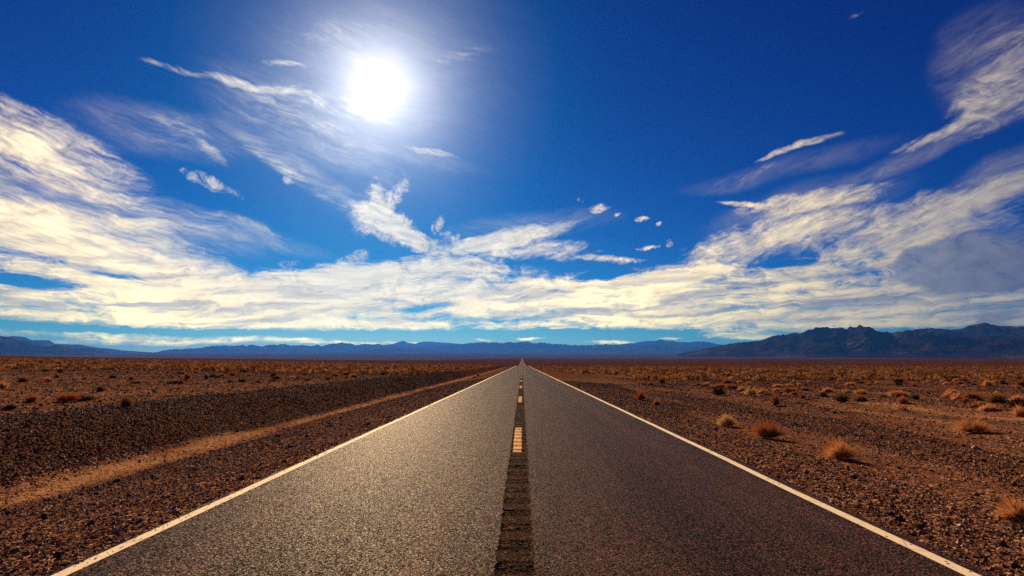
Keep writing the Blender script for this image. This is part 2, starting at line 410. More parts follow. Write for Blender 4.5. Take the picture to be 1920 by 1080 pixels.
# asphalt
def asphalt(name, dark, crack=True, spec=.05, r0=.38, r1=.62):
    m_, q = new_mat(name)
    pos = q.node('ShaderNodeNewGeometry').outputs['Position']
    gx, gy, gz = q.sep(pos)
    vc = q.voro(pos, 92, out='Color'); v3 = q.sep(vc)
    vd = q.voro(pos, 210, out='Color'); d3 = q.sep(vd)
    spk = q.noise(pos, 140, 3, .7)
    mixv = q.add(q.mul(v3[0], .65), q.mul(d3[0], .35))
    col = q.ramp(mixv, [(.10, (.006, .004, .003)), (.42, (.022, .013, .010)), (.60, (.052, .030, .021)), (.78, (.14, .080, .055)), (.95, (.50, .32, .23))])
    tint = q.mix(v3[1], (.62, 1.0, .80), (1.55, .82, .62))
    col = q.mix(1.0, col, tint, 'MULTIPLY')
    lane = q.noise(q.xyz(q.mul(gx, 2.6), q.mul(gy, .03), 0.), 1.0, 6, .7)
    blot = q.noise(q.xyz(gx, q.mul(gy, .3), 0.), .7, 4, .6)
    k = q.mul(q.lin(lane, .3, .7, .60, 1.40), q.lin(blot, .3, .7, .80, 1.20))
    stain = q.step(q.noise(q.xyz(q.mul(gx, .9), q.mul(gy, .22), 7.), .8, 5, .6), .60, .72)
    k = q.mul(k, q.sub(1., q.mul(stain, .30)))
    oil = q.mul(q.step(q.add(q.m('ABSOLUTE', q.sub(q.m('ABSOLUTE', gx), 1.85)), q.mul(q.sub(blot, .5), .8)), .55, .05), .16)
    k = q.mul(k, q.sub(1., oil))
    k = q.mul(k, dark * .62)
    if crack:
        for c, w_ in ((-1.15, .017), (-.71, .014), (-2.35, .012), (-1.62, .008), (1.45, .010), (2.2, .008)):
            wv = q.mul(q.sub(q.noise(q.xyz(0., gy, c), .5, 5, .6), .5), .10)
            d = q.m('ABSOLUTE', q.sub(q.add(gx, wv), c))
            br = q.step(q.noise(q.xyz(c * 3, gy, 2.), .6, 3, .6), .40, .52)
            k = q.mul(k, q.sub(1., q.mul(q.step(d, w_, w_ * .3), q.mul(br, .8))))
        # wheel paths, a little polished and paler
        for c in (-2.75, -1.0, .95, 2.7):
            d = q.m('ABSOLUTE', q.sub(gx, c))
            k = q.mul(k, q.add(1., q.mul(q.step(d, .5, .05), .22)))
    if not crack:                                  # shade in the grooves, painted as dark bands into the colour
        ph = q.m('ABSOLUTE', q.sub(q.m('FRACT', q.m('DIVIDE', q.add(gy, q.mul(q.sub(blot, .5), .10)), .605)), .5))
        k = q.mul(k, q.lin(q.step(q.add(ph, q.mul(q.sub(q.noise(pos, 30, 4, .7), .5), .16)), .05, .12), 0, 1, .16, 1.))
    col = q.vm('SCALE', col, k)
    h = q.add(q.mul(q.voro(pos, 95), .7), q.mul(spk, .5))
    nrm = bump(q, h, .5, .006)
    # every grain of the aggregate is a little facet with its own tilt
    tilt = q.vm('SUBTRACT', vc, (.5, .5, .5))
    nrm = q.vm('NORMALIZE', q.vm('ADD', nrm, q.vm('MULTIPLY', tilt, (.26, 1.0, 0.))))
    rough = q.lin(d3[2], 0, 1, r0, r1)
    finish(q, principled(q, col, rough, q.mul(q.m('POWER', v3[2], 3.), spec), nrm, .50 if crack else .12))
    return m_
M['asphalt'] = asphalt('asphalt', 1.0)
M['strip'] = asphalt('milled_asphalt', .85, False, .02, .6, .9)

def paint(name, c0, c1, wear):
    m_, q = new_mat(name)
    pos = q.node('ShaderNodeNewGeometry').outputs['Position']
    gx, gy, gz = q.sep(pos)
    n = q.noise(pos, 9, 6, .7); n2 = q.noise(pos, 120, 3, .7)
    col = q.mix(q.step(n, .3, .7), c0, c1)
    col = q.mix(q.mul(q.step(q.add(q.mul(n, .5), q.mul(n2, .5)), .52, .62), wear), col, (.07, .05, .04))
    crk = q.step(q.voro(q.vm('MULTIPLY', pos, (1., .6, 1.)), 1.1, 'DISTANCE_TO_EDGE'), .012, .004)
    col = q.mix(q.mul(crk, .35), col, (.05, .04, .03))
    finish(q, principled(q, col, .75, .08, bump(q, n2, .5, .004)))
    return m_
M['white'] = paint('white_paint', (.66, .54, .38), (.90, .77, .56), .4)
M['yellow'] = paint('yellow_paint', (.44, .19, .004), (.64, .30, .008), .6)

# mountain rock and fans
def rock(name, a, b, c):
    m_, q = new_mat(name)
    pos = q.node('ShaderNodeNewGeometry').outputs['Position']
    n = q.noise(pos, .0022, 8, .65); n2 = q.noise(pos, .012, 6, .7)
    col = q.ramp(q.add(q.mul(n, .6), q.mul(n2, .4)), [(.32, a), (.52, b), (.68, c)])
    finish(q, principled(q, col, 1.0, 0., bump(q, n2, .8, 40.)))
    return m_
M['rock_near'] = rock('dark_mountain_rock', (.007, .005, .006), (.024, .016, .018), (.12, .080, .078))
M['rock_far'] = rock('far_mountain_rock', (.004, .004, .005), (.026, .020, .020), (.20, .15, .14))

def stone_mat():
    m_, q = new_mat('loose_stone')
    at = q.node('ShaderNodeAttribute', attribute_name='tone').outputs['Fac']
    pos = q.node('ShaderNodeNewGeometry').outputs['Position']
    n = q.noise(pos, 40, 4, .6)
    col = q.ramp(at, [(0, (.064, .032, .020)), (.30, (.150, .068, .040)), (.58, (.23, .10, .058)), (.82, (.32, .145, .080)), (.96, (.50, .30, .20)), (1., (.60, .50, .42))])
    col = q.vm('SCALE', col, q.lin(n, .3, .7, .7, 1.25))
    finish(q, principled(q, col, .9, .06, bump(q, n, .4, .01)))
    return m_
M['stone'] = stone_mat()

def leaf(name, c0, c1, tr):
    m_, q = new_mat(name)
    pos = q.node('ShaderNodeNewGeometry').outputs['Position']
    n = q.noise(pos, 9, 4, .6)
    rnd = q.node('ShaderNodeObjectInfo').outputs['Random']
    col = q.mix(q.m('ADD', q.mul(n, .7), q.mul(rnd, .4), clamp=True), c0, c1)
    a = principled(q, col, .9, .0)
    t = q.node('ShaderNodeBsdfTranslucent'); q.l.new(col, t.inputs[0])
    mx = q.node('ShaderNodeMixShader'); mx.inputs[0].default_value = tr
    q.l.new(a, mx.inputs[1]); q.l.new(t.outputs[0], mx.inputs[2])
    finish(q, mx.outputs[0])
    return m_
M['tawny'] = leaf('tawny_twigs', (.42, .17, .062), (.66, .31, .13), .5)
M['rust'] = leaf('rusty_twigs', (.24, .070, .028), (.40, .13, .052), .45)
M['straw'] = leaf('straw_twigs', (.36, .21, .075), (.54, .36, .14), .5)
M['dark'] = leaf('dark_twigs', (.030, .018, .010), (.085, .045, .020), .2)
M['wood'] = leaf('dry_wood', (.05, .028, .018), (.10, .055, .035), .0)

# ---------------------------------------------------------------- ground and road
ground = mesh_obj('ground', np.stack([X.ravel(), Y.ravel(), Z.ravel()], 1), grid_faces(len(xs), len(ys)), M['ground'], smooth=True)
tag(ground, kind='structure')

ry = np.unique(np.concatenate([np.arange(-60, 60, 1.5), np.geomspace(60, 5200, 420)]))
XL, XR = -3.86, 3.80                               # edges of the asphalt
SL, SR = -.235, .105                               # milled rumble strip
def road_z(x, y): return zr(y) - .0 * x
def edge_jit(y, s_): return (fbm(y * 1.7, y * 0, 4, s_) - .5) * .10
def slab(name, cols, mat, parent, yv=ry, lift=0.0, drop=True, jl=False, jr=False):
    nx = len(cols)
    Xg, Yg = np.meshgrid(np.array(cols, float), yv)
    # the saw-cut side along the rumble strip has crumbled
    chip = (fbm(yv * 6, yv * 0, 4, 33 if jl else 44, .65) - .5) * .055
    Xg[:, -1 if jl else 0] += chip
    if jl: Xg[:, 0] += edge_jit(yv, 3) ; Xg[:, 1] = Xg[:, 0] + .03
    if jr: Xg[:, -1] += edge_jit(yv, 8); Xg[:, -2] = Xg[:, -1] - .03
    Zg = zr(Yg) + lift
    if jl: Zg[:, 0] -= .09
    if jr: Zg[:, -1] -= .09
    return mesh_obj(name, np.stack([Xg.ravel(), Yg.ravel(), Zg.ravel()], 1), grid_faces(nx, len(yv)), mat, parent)
road = bpy.data.objects.new('road', None); COL.objects.link(road); tag(road, kind='structure')
ryf = np.unique(np.concatenate([np.arange(0, 26, .035), np.arange(-2, 60, .12), ry]))
slab('left_lane', [XL, XL + .03, -2.6, -1.2, SL], M['asphalt'], road, ryf, jl=True)
slab('right_lane', [SR, 1.2, 2.6, XR - .03, XR], M['asphalt'], road, ryf, jr=True)
# rumble strip: real milled grooves every 0.6 m
gy_ = np.unique(np.round(np.concatenate([np.arange(-1, 70, .03), np.geomspace(70, 5200, 500)]), 3))
gx_ = np.array([SL - .04, SL - .01, SL + .006, SL + .03, -.14, -.065, .01, SR - .03, SR - .006, SR + .01, SR + .04])
def groove(x, y):
    ph = (y / .605) % 1.0
    w_ = .17 / .605
    d = np.clip(1 - ((ph - .5) / (w_ / 1.0)) ** 2, 0, 1)
    xx = sstep(x, SL, SL + .03) * (1 - sstep(x, SR - .03, SR))
    rag = .5 + 1.1 * fbm(x * 30, y * 30, 2, 6)
    return -(.022 * np.sqrt(d) * rag + .004) * xx * (1 - sstep(y, 150, 400))
GX, GY = np.meshgrid(gx_, gy_)
GZ = zr(GY) + groove(GX, GY) - .003
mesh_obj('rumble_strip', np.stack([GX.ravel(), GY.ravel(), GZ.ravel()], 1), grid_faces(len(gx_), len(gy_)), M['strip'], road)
# edge lines
def line(name, xc, w_, mat):
    yv = ryf; j = (fbm(yv * .35, yv * 0, 2, int(abs(xc) * 10)) - .5) * .02
    e1 = (fbm(yv * 9, yv * 0, 3, 51) - .5) * .006; e2 = (fbm(yv * 9, yv * 0, 3, 52) - .5) * .006
    xa = xc - w_ / 2 + j + e1; xb = xc + w_ / 2 + j + e2
    z = zr(yv) + .004
    v = np.concatenate([np.stack([xa, yv, z], 1), np.stack([xb, yv, z], 1)])
    n = len(yv); i = np.arange(n - 1)
    return mesh_obj(name, v, np.stack([i, i + n, i + n + 1, i + 1], 1), mat, road)
line('edge_line', -3.72, .125, M['white'])
line('edge_line', 3.60, .125, M['white'])
# yellow dashes over the strip
for k in range(26):
    y0 = 11.55 + 14.63 * k; L_ = 4.5
    yv = np.arange(y0, y0 + L_, .03 if y0 < 90 else .5); xv = np.array([-.185, -.15, -.105, -.06, -.02])
    dxg, dyg = np.meshgrid(xv, yv)
    dzg = zr(dyg) + groove(dxg, dyg) + .004
    dxg[:, 0] += (fbm(yv * 5, yv * 0, 3, 61) - .5) * .03; dxg[:, -1] += (fbm(yv * 5, yv * 0, 3, 62) - .5) * .03
    mesh_obj('yellow_dash', np.stack([dxg.ravel(), dyg.ravel(), dzg.ravel()], 1), grid_faces(5, len(yv)), M['yellow'], road)

# ---------------------------------------------------------------- mountains
def mountain(name, pts, D, depth, base_z, seed, mat, rough=1.0, naz=420, nr=60, spur=1.0):
    ae = np.array([azel(x, y) for x, y in pts]); a = ae[:, 0]; e = ae[:, 1]
    av = np.linspace(a[0], a[-1], naz)
    ev = np.interp(av, a, e)
    ev += (fbm(av * 3.0, av * 0 + seed, 5, seed, .6) - .5) * .10 * rough
    T = np.linspace(0, 1, nr)                      # 0 front foot, .62 ridge, 1 back foot
    AV, TV = np.meshgrid(av, T)
    RV = D - depth * .62 + depth * TV
    x = np.sin(np.radians(AV)) * RV; y = np.cos(np.radians(AV)) * RV
    zg = height(x, y) - 25
    s_ = np.where(TV < .62, (TV / .62) ** 1.35, 1 - ((TV - .62) / .38) ** 1.2)
    f1 = D * .045 * spur
    wx = x + 1.2 * f1 * (fbm(x / (2.2 * f1), y / (2.2 * f1), 3, seed + 70) - .5)
    wy = y + 1.2 * f1 * (fbm(x / (2.2 * f1), y / (2.2 * f1), 3, seed + 80) - .5)
    rid = 0; amp = 1.; tot = 0
    for o in range(5):
        rid = rid + amp * (1 - np.abs(2 * vnoise(wx / f1 * 2 ** o, wy / (f1 * 1.6) * 2 ** o, seed + 9 + o) - 1)) ; tot += amp; amp *= .52
    rid = rid / tot
    shape = s_ * (0.52 + .80 * rid * (1.15 - .72 * s_))
    # rescale each column so that its skyline is the one seen
    Hg = np.tan(np.radians(ev))[None, :] * RV + CAM_H
    frac = np.maximum(np.max(shape, axis=0), .2)
    kw = max(9, naz // 22) | 1; ker = np.hanning(kw + 2)[1:-1]; ker /= ker.sum()
    soft = lambda v_: np.convolve(np.pad(v_, kw // 2, mode='edge'), ker, mode='valid')
    frac = soft(frac)
    z = zg + (np.tan(np.radians(ev))[None, :] * D * .98 + CAM_H - zg) * shape / frac[None, :]
    z = np.where((TV == 0) | (TV == 1), zg - 30, z)
    # true angle correction
    ang_ = np.degrees(np.arctan2(z - CAM_H, RV)).max(axis=0)
    z = z + soft(np.tan(np.radians(ev)) - np.tan(np.radians(ang_)))[None, :] * RV * np.clip(shape / frac[None, :], 0, 1) ** 2
    o = mesh_obj(name, np.stack([x.ravel(), y.ravel(), z.ravel()], 1), grid_faces(naz, nr), mat, smooth=True)
    return tag(o, kind='structure')
R1 = [(-260, 610), (-160, 622), (-80, 626), (0, 630), (15, 631), (32, 637), (50, 640), (67, 643), (85, 650), (96, 648), (105, 646), (117, 650), (130, 653),
      (140, 655), (155, 652), (170, 653), (185, 656), (200, 661), (215, 668), (230, 674)]
R2 = [(-200, 640), (-60, 634), (0, 633), (15, 631), (27, 630), (45, 632), (62, 638), (85, 637.5), (92, 638), (103, 645), (125, 645.5), (150, 646), (165, 649),
      (185, 652), (210, 654), (230, 657), (262, 659), (300, 662), (340, 668)]
R3 = [(255, 664), (290, 660), (315, 656), (345, 653.5), (375, 652.5), (390, 649.5), (402, 648.5), (415, 646.5), (430, 648), (450, 648), (470, 646.5), (490, 649), (505, 647.5),
      (520, 645.5), (540, 646), (555, 648), (570, 647), (600, 648), (620, 646), (628, 643), (640, 642), (655, 644.5), (672, 646.5), (692, 645), (715, 646), (735, 647),
      (760, 650), (800, 651), (840, 649), (870, 645), (900, 643), (930, 642.5), (960, 641.5), (985, 641), (1000, 642.5), (1020, 643), (1045, 645), (1075, 647), (1100, 647.5), (1120, 646),
      (1150, 646), (1180, 648), (1215, 647.5), (1235, 648), (1260, 650), (1300, 651), (1340, 654), (1400, 660)]
R3b = [(560, 664), (600, 661), (640, 660), (680, 657), (700, 654), (720, 652), (745, 653.5), (775, 656), (800, 658), (830, 660), (870, 659), (900, 662), (960, 664)]
R4 = [(640, 652), (700, 649), (735, 645), (747, 641), (756, 639.5), (768, 643), (778, 644.5), (788, 641.5), (800, 640), (822, 641.5), (840, 643), (868, 645), (885, 642.5), (905, 641.5), (940, 643),
      (1100, 650), (1160, 645.5), (1190, 643), (1205, 640), (1225, 639), (1243, 637), (1256, 639), (1275, 641.5), (1290, 642), (1305, 640.5), (1318, 640), (1335, 643), (1360, 647), (1420, 655)]
R5 = [(1270, 664), (1290, 660), (1310, 657), (1325, 652), (1340, 650), (1360, 645.5), (1390, 641.5), (1415, 640), (1430, 637), (1445, 631), (1460, 628), (1475, 627), (1488, 624), (1500, 625),
      (1515, 619), (1530, 614.5), (1545, 613), (1558, 615), (1570, 613.5), (1585, 616), (1600, 612.5), (1618, 610.5), (1630, 612.5), (1642, 620), (1655, 622), (1672, 623), (1690, 621), (1702, 618.5),
      (1715, 620), (1735, 623), (1760, 624), (1790, 628), (1820, 632), (1850, 630), (1880, 634), (1920, 637), (1980, 640), (2060, 645)]
R5b = [(1640, 648), (1680, 630), (1700, 621), (1720, 616.5), (1745, 615), (1765, 616.5), (1785, 618), (1805, 615.5), (1815, 610), (1830, 608), (1845, 605), (1858, 608), (1875, 611), (1895, 611), (1920, 612),
       (1960, 609), (2020, 615), (2120, 622), (2260, 630)]
mountain('mountain_range', R4, 31000, 3000, 0, 3, M['rock_far'], .25, nr=30)
mountain('mountain_range', R3, 24000, 4500, 0, 17, M['rock_far'], 1.3, naz=1100, nr=100, spur=.4)
mountain('mountain_range', R3b, 19500, 2500, 0, 27, M['rock_far'], .4, nr=30)
mountain('mountain_range', R2, 22000, 3500, 0, 37, M['rock_far'], .25)
mountain('mountain_range', R1, 14000, 3500, 0, 47, M['rock_near'], 1.0, naz=700, nr=90, spur=.5)
mountain('mountain_range', R5b, 13000, 3500, 0, 57, M['rock_near'], .6, naz=500, nr=90, spur=.8)
mountain('mountain_range', R5, 9500, 2600, 0, 67, M['rock_near'], .5, naz=800, nr=120, spur=.7)

# ---------------------------------------------------------------- loose stones lying on the ground (nobody could count them)
rng = np.random.default_rng(7)
OCT_V = np.array([(1, 0, 0), (-1, 0, 0), (0, 1, 0), (0, -1, 0), (0, 0, 1), (0, 0, -1.)])
OCT_F = np.array([(0, 2, 4), (2, 1, 4), (1, 3, 4), (3, 0, 4), (2, 0, 5), (1, 2, 5), (3, 1, 5), (0, 3, 5)])
def stones(name, x, y, s_, tone):
    n = len(x)
    V = np.repeat(OCT_V[None], n, 0) * (1 + .45 * (rng.random((n, 6, 1)) - .5)) + (rng.random((n, 6, 3)) - .5) * .55
    V *= s_[:, None, None] * np.stack([np.ones(n), .55 + .45 * rng.random(n), .35 + .35 * rng.random(n)], 1)[:, None, :]
    a = rng.random(n) * 6.283; c, s2 = np.cos(a)[:, None], np.sin(a)[:, None]
    vx = V[:, :, 0] * c - V[:, :, 1] * s2; vy = V[:, :, 0] * s2 + V[:, :, 1] * c
    vz = V[:, :, 2] + s_[:, None] * .22
    z = np.where((x > XL) & (x < XR), zr(y) + .002, height(x, y))
    out_ = np.stack([vx + x[:, None], vy + y[:, None], vz + z[:, None]], 2).reshape(-1, 3)
    F = (OCT_F[None] + 6 * np.arange(n)[:, None, None]).reshape(-1, 3)
    o = mesh_obj(name, out_, F, M['stone'], attrs={'tone': np.repeat(tone, 6)})
    return tag(o, kind='stuff')
def scatter(x0, x1, n, y0, y1, smin, smax, dark=0., spill=False):
    # density falls with distance, size grows with it
    u = rng.random(n); y = y0 * (y1 / y0) ** u
    x = x0 + (x1 - x0) * rng.random(n)
    rows = fbm(x / 2.4, y / 14, 3, 95)
    keep = rng.random(n) < np.where(x > 6, .25 + .75 * sstep(rows, .60, .40), .75 + .25 * sstep(rows, .6, .4))
    silt_ = (x < -8.9) & (x > -10.3)
    keep &= ~(silt_ & (rng.random(n) < .70))
    keep &= (x > 3.86) | (x < -3.94) | (spill & (rng.random(n) < np.clip((np.abs(x) - 3.3) / .6, 0, 1) ** 3))
    vis = np.abs(x) < y * .93 + 2.5
    keep &= vis
    x, y = x[keep], y[keep]
    rk = np.where(x > 6, sstep(rows[keep], .52, .40), .35)
    s_ = smin * (smax / smin) ** (rng.random(len(x)) ** (2.9 - .9 * rk)) * (1 + y / 45)
    tone = np.clip(rng.random(len(x)) ** (1.15 + dark + np.where(x > 6, 1.0 * rk, 0)), 0, 1)
    return x, y, s_, tone
parts = [scatter(-10.6, -3.9, 170000, 3.2, 70, .006, .026), scatter(-14.5, -10.1, 120000, 9, 110, .008, .038, .9),
         scatter(-60, -12.6, 130000, 11, 90, .009, .042, .5), scatter(3.86, 13, 190000, 3.2, 60, .006, .032),
         scatter(12, 60, 190000, 11, 80, .009, .045, .6),
         scatter(3.3, 3.9, 9000, 3.2, 45, .005, .014, spill=True), scatter(-3.96, -3.4, 9000, 3.2, 45, .005, .014, spill=True),
         scatter(4.1, 30, 4200, 5, 60, .028, .060, .9), scatter(-30, -4.1, 3600, 5, 60, .028, .060, 1.1)]
stones('loose_gravel', *[np.concatenate([p[i] for p in parts]) for i in range(4)])

# ---------------------------------------------------------------- shrubs
def on_ground(px, py):
    d = ray(px, py); t = 3.0
    prev = t
    while t < 3000:
        p = cam.location + d * t
        if p.z < float(height(p.x, p.y)): break
        prev = t; t *= 1.01
    for _ in range(12):
        m2 = (prev + t) / 2; p = cam.location + d * m2
        if p.z < float(height(p.x, p.y)): t = m2
        else: prev = m2
    p = cam.location + d * t
    return p.x, p.y, float(height(p.x, p.y))

def twigs(n, h, w, seed, thick=.0035, spread=1.0, lo=.15, seg=3, curl=.25, fork=2):
    """crown of thin twigs, radiating from the root; h, w = height and half width"""
    r = random.Random(seed); V = []; F = []
    for i in range(n):
        a = r.random() * 6.283; u = r.random()
        lobe = math.sin(2 * a + seed) + .8 * math.sin(3 * a + 5 * u + 1.7 * seed) + .5 * math.sin(5 * a - 4 * u + seed)
        if lobe < -.25 and r.random() < .78: continue
        ph = math.acos(1 - u * (1 - math.cos(1.5 * spread)))          # angle from the vertical
        rr = (.55 + .45 * r.random()) * (1 + .20 * lobe) * (.75 + .35 * math.sin(a + seed) ** 2)
        rr = min(rr, 1.12)
        tip = Vector((math.sin(ph) * math.cos(a) * w * rr, math.sin(ph) * math.sin(a) * w * rr, (math.cos(ph) * .95 + .12) * h * rr))
        s0 = lo * r.random() + (.25 + .3 * r.random())
        mid = tip * s0
        p0 = Vector((mid.x * .8, mid.y * .8, mid.z))
        for f in range(fork):
            e = tip + Vector((r.gauss(0, .12) * w, r.gauss(0, .12) * w, r.gauss(0, .10) * h))
            e.z = max(e.z, .02 * h)
            side = Vector((r.gauss(0, 1), r.gauss(0, 1), r.gauss(0, 1)));
            side = side.cross(e - p0)
            if side.length < 1e-6: continue
            side.normalize()
            b0 = len(V); t0 = thick * (.6 + .8 * r.random())
            for k in range(seg):
                t = k / (seg - 1)
                p = p0.lerp(e, t) + Vector((0, 0, curl * h * .25 * math.sin(t * math.pi))) + Vector((r.gauss(0, .015) * w, r.gauss(0, .015) * w, 0))
                wd = side * t0 * (1 - .55 * t)
                V += [p - wd, p + wd]
            for k in range(seg - 1):
                F.append((b0 + 2 * k, b0 + 2 * k + 1, b0 + 2 * k + 3, b0 + 2 * k + 2))
    return V, F
def branches(n, h, w, seed, thick=.008):
    r = random.Random(seed); V = []; F = []
    for i in range(n):
        a = r.random() * 6.283; ph = .2 + 1.1 * r.random()
        p = Vector((r.gauss(0, .02), r.gauss(0, .02), -.03)); d = Vector((math.sin(ph) * math.cos(a) * w, math.sin(ph) * math.sin(a) * w, math.cos(ph) * h))
        pts = [p]
        for k in range(4):
            p = p + d * .2 + Vector((r.gauss(0, .02), r.gauss(0, .02), r.gauss(0, .02))) * (w * 1.5); pts.append(p)
        b0 = len(V)
        for k, p in enumerate(pts):
            t = thick * (1 - .7 * k / 4)
            for j in range(3):
                V.append(p + Vector((math.cos(j * 2.094) * t, math.sin(j * 2.094) * t, math.sin(j * 2.094 + 1) * t * .5)))
        for k in range(4):
            for j in range(3):
                a_, b_ = b0 + 3 * k + j, b0 + 3 * k + (j + 1) % 3
                F.append((a_, b_, b_ + 3, a_ + 3))
    return V, F
def mk(name, VF, mat, parent=None):
    V, F = VF
    return mesh_obj(name, np.array([tuple(v) for v in V]), np.array(F), mat, parent)

# (pixel x of the middle, pixel y of the foot, width px, height px, kind, label)
KEY = [
 (1575, 860, 68, 36, 'tawny', 'pale orange dry shrub, the one nearest the white line on the right verge'),
 (1363, 799, 40, 21, 'straw', 'yellowish straw coloured round bush on the right verge'),
 (1441, 822, 54, 31, 'rust', 'rusty red sprawling bush just behind the straw coloured bush on the right'),
 (1823, 812, 52, 27, 'tawny', 'bright orange dome shaped bush alone on the dark stones far right'),
 (1912, 977, 70, 40, 'tawny', 'orange tuft cut by the right edge near the lower corner'),
 (1580, 755, 32, 19, 'dark', 'dark nearly black round bush standing beyond the sandy track on the right'),
 (1454, 761, 24, 24, 'olive', 'tall brown bush casting a long shadow at the sandy track'),
 (1693, 757, 28, 16, 'rust', 'reddish brown bush right of the dark round bush'),
 (1717, 749, 14, 10, 'dark', 'small dark bush just right of the reddish brown one'),
 (1348, 742, 26, 19, 'dark', 'dark brown bush at the bend of the low berm'),
 (1201, 750, 25, 19, 'rust', 'rusty upright tuft on the verge, nearest the road on the right side'),
 (1231, 759, 18, 10, 'rust', 'small low rusty tuft beside the upright one on the right verge'),
 (1779, 745, 24, 12, 'tawny', 'flat orange brown bush standing alone on smooth ground on the right'),
 (1911, 780, 34, 20, 'tawny', 'orange bush beside the pale wash, cut by the right edge'),
 (1852, 770, 36, 12, 'tawny', 'low faded bush with a dark shadow beside the pale wash'),
 (1408, 742, 22, 17, 'straw', 'thin golden bush between the dark brown bush and the tall brown one'),
 (1242, 719, 12, 8, 'dark', 'small dark bush on the berm at the near end of the pale strip'),
 (1220, 722, 16, 8, 'rust', 'small reddish mound on the berm left of the dark one'),
 (1505, 747, 14, 10, 'olive', 'small brown bush just right of the tall brown one'),
 (236, 764, 26, 24, 'olive', 'upright brown bush with dark base above the dark bank on the left'),
 (126, 753, 38, 17, 'rust', 'spreading rusty bush left of the upright brown bush'),
 (158, 752, 32, 11, 'dark', 'flat dark bush between the rusty bush and the upright brown bush'),
 (60, 753, 32, 14, 'rust', 'low rusty bush near the left edge'),
 (5, 728, 20, 14, 'tawny', 'orange bush cut by the left edge'),
 (18, 768, 24, 10, 'dark', 'dark scrubby bush near the left edge above the bank'),
 (42, 717, 18, 10, 'dark', 'dark low bush behind the rusty ones on the left'),
 (187, 735, 12, 10, 'dark', 'small black bush behind the upright brown bush on the left'),
 (351, 711, 14, 13, 'rust', 'small red brown bush far out on the left plain'),
 (386, 711, 9, 9, 'dark', 'small dark bush right of the small red brown one on the left plain'),
 (107, 708, 16, 9, 'olive', 'low brown bush far out on the left plain'),
 (896, 705, 9, 7, 'rust', 'small reddish bush in the ditch close to the left edge line'),
 (889, 709, 7, 5, 'rust', 'tiny reddish bush in the ditch, nearer than its neighbour'),
]
PAL = {'tawny': 'tawny', 'rust': 'rust', 'straw': 'straw', 'dark': 'dark', 'olive': 'rust'}
m_, q = new_mat('brown_twigs')
M['olive'] = leaf('olive_brown_twigs', (.14, .062, .026), (.30, .14, .055), .4); bpy.data.materials.remove(m_)
for i, (px, py, wp, hp, kind, lab) in enumerate(KEY):
    x, y, z = on_ground(px, py)
    dist = math.hypot(x, y); sc = dist / FPX * math.cos(math.atan2(x, y)) 
    w = wp * sc / 2 * 1.08; h = hp * sc * .92
    root = bpy.data.objects.new('desert_shrub', None); COL.objects.link(root)
    root.location = (x, y, z); root.empty_display_size = .2
    tag(root, lab, 'shrub', 'dry desert shrubs')
    n = int(min(1700, max(350, 26000 / max(dist, 1))))
    mk('foliage', twigs(n, h, w, 100 + i, thick=max(.0019, dist * .00012), spread=1.0), M[kind], root)
    mk('stem', branches(14, h * 1.1, w, 200 + i, thick=max(.006, dist * .0003)), M['wood'], root)
# dry leafless plants in the ditch
for i, (px, py, hp, lab) in enumerate([(309, 867, 34, 'leafless twiggy plant on the pale silt of the ditch'),
                                       (12, 946, 26, 'leafless twiggy plant at the left edge where the silt leaves the frame')]):
    x, y, z = on_ground(px, py); sc = math.hypot(x, y) / FPX; h = hp * sc * .92
    root = bpy.data.objects.new('dry_plant', None); COL.objects.link(root); root.location = (x, y, z)
    tag(root, lab, 'plant', 'dry desert plants')
    mk('stem', branches(7, h * 1.1, h * .35, 300 + i, thick=.006), M['olive'], root)
    mk('twig', twigs(26, h, h * .55, 310 + i, thick=.0026, spread=.7, fork=1), M['olive'], root)

# shrubs dotted over the plain: four prototypes, then copies
protos = {}
for kind in ('tawny', 'rust', 'dark', 'olive'):
    protos[kind] = []
    for s_ in range(3):
        V, F = twigs(430, .42, .36, hash_ := (500 + 10 * s_ + {'tawny': 0, 'rust': 3, 'dark': 5, 'olive': 7}[kind]), thick=.011, spread=1.05)
        protos[kind].append((V, F))
LAB = {('tawny', 1): 'one of the small orange tawny shrubs dotted over the plain right of the road',
       ('rust', 1): 'one of the small rusty red shrubs dotted over the plain right of the road',
       ('dark', 1): 'one of the small dark shrubs dotted over the plain right of the road',
       ('olive', 1): 'one of the small brown shrubs dotted over the plain right of the road',
       ('tawny', -1): 'one of the small orange tawny shrubs dotted over the plain beyond the left bank',
       ('rust', -1): 'one of the small rusty red shrubs dotted over the plain beyond the left bank',
       ('dark', -1): 'one of the small dark shrubs dotted over the plain beyond the left bank',
       ('olive', -1): 'one of the small brown shrubs dotted over the plain beyond the left bank'}
rr = random.Random(5)
made = {}
taken = [on_ground(k[0], k[1])[:2] for k in KEY]
cand = []
while len(cand) < 262:
    side = 1 if rr.random() < .68 else -1
    if side > 0:
        y = 24 * (84 / 24) ** (rr.random() ** .7); x = rr.uniform(14 + .05 * y, y * .93 + 4)
        if y < 42 and rr.random() < .45: continue
    else:
        y = 26 * (84 / 26) ** (rr.random() ** .7); x = -rr.uniform(15 + .02 * y, y * .93 + 4)
    if float(fbm(np.array([x / 16]), np.array([y / 16]), 2, 77)[0]) < (.40 if side > 0 else .45): continue
    if min(math.hypot(x - a, y - b) for a, b in taken) < 1.0: continue
    taken.append((x, y)); cand.append((x, y, side))
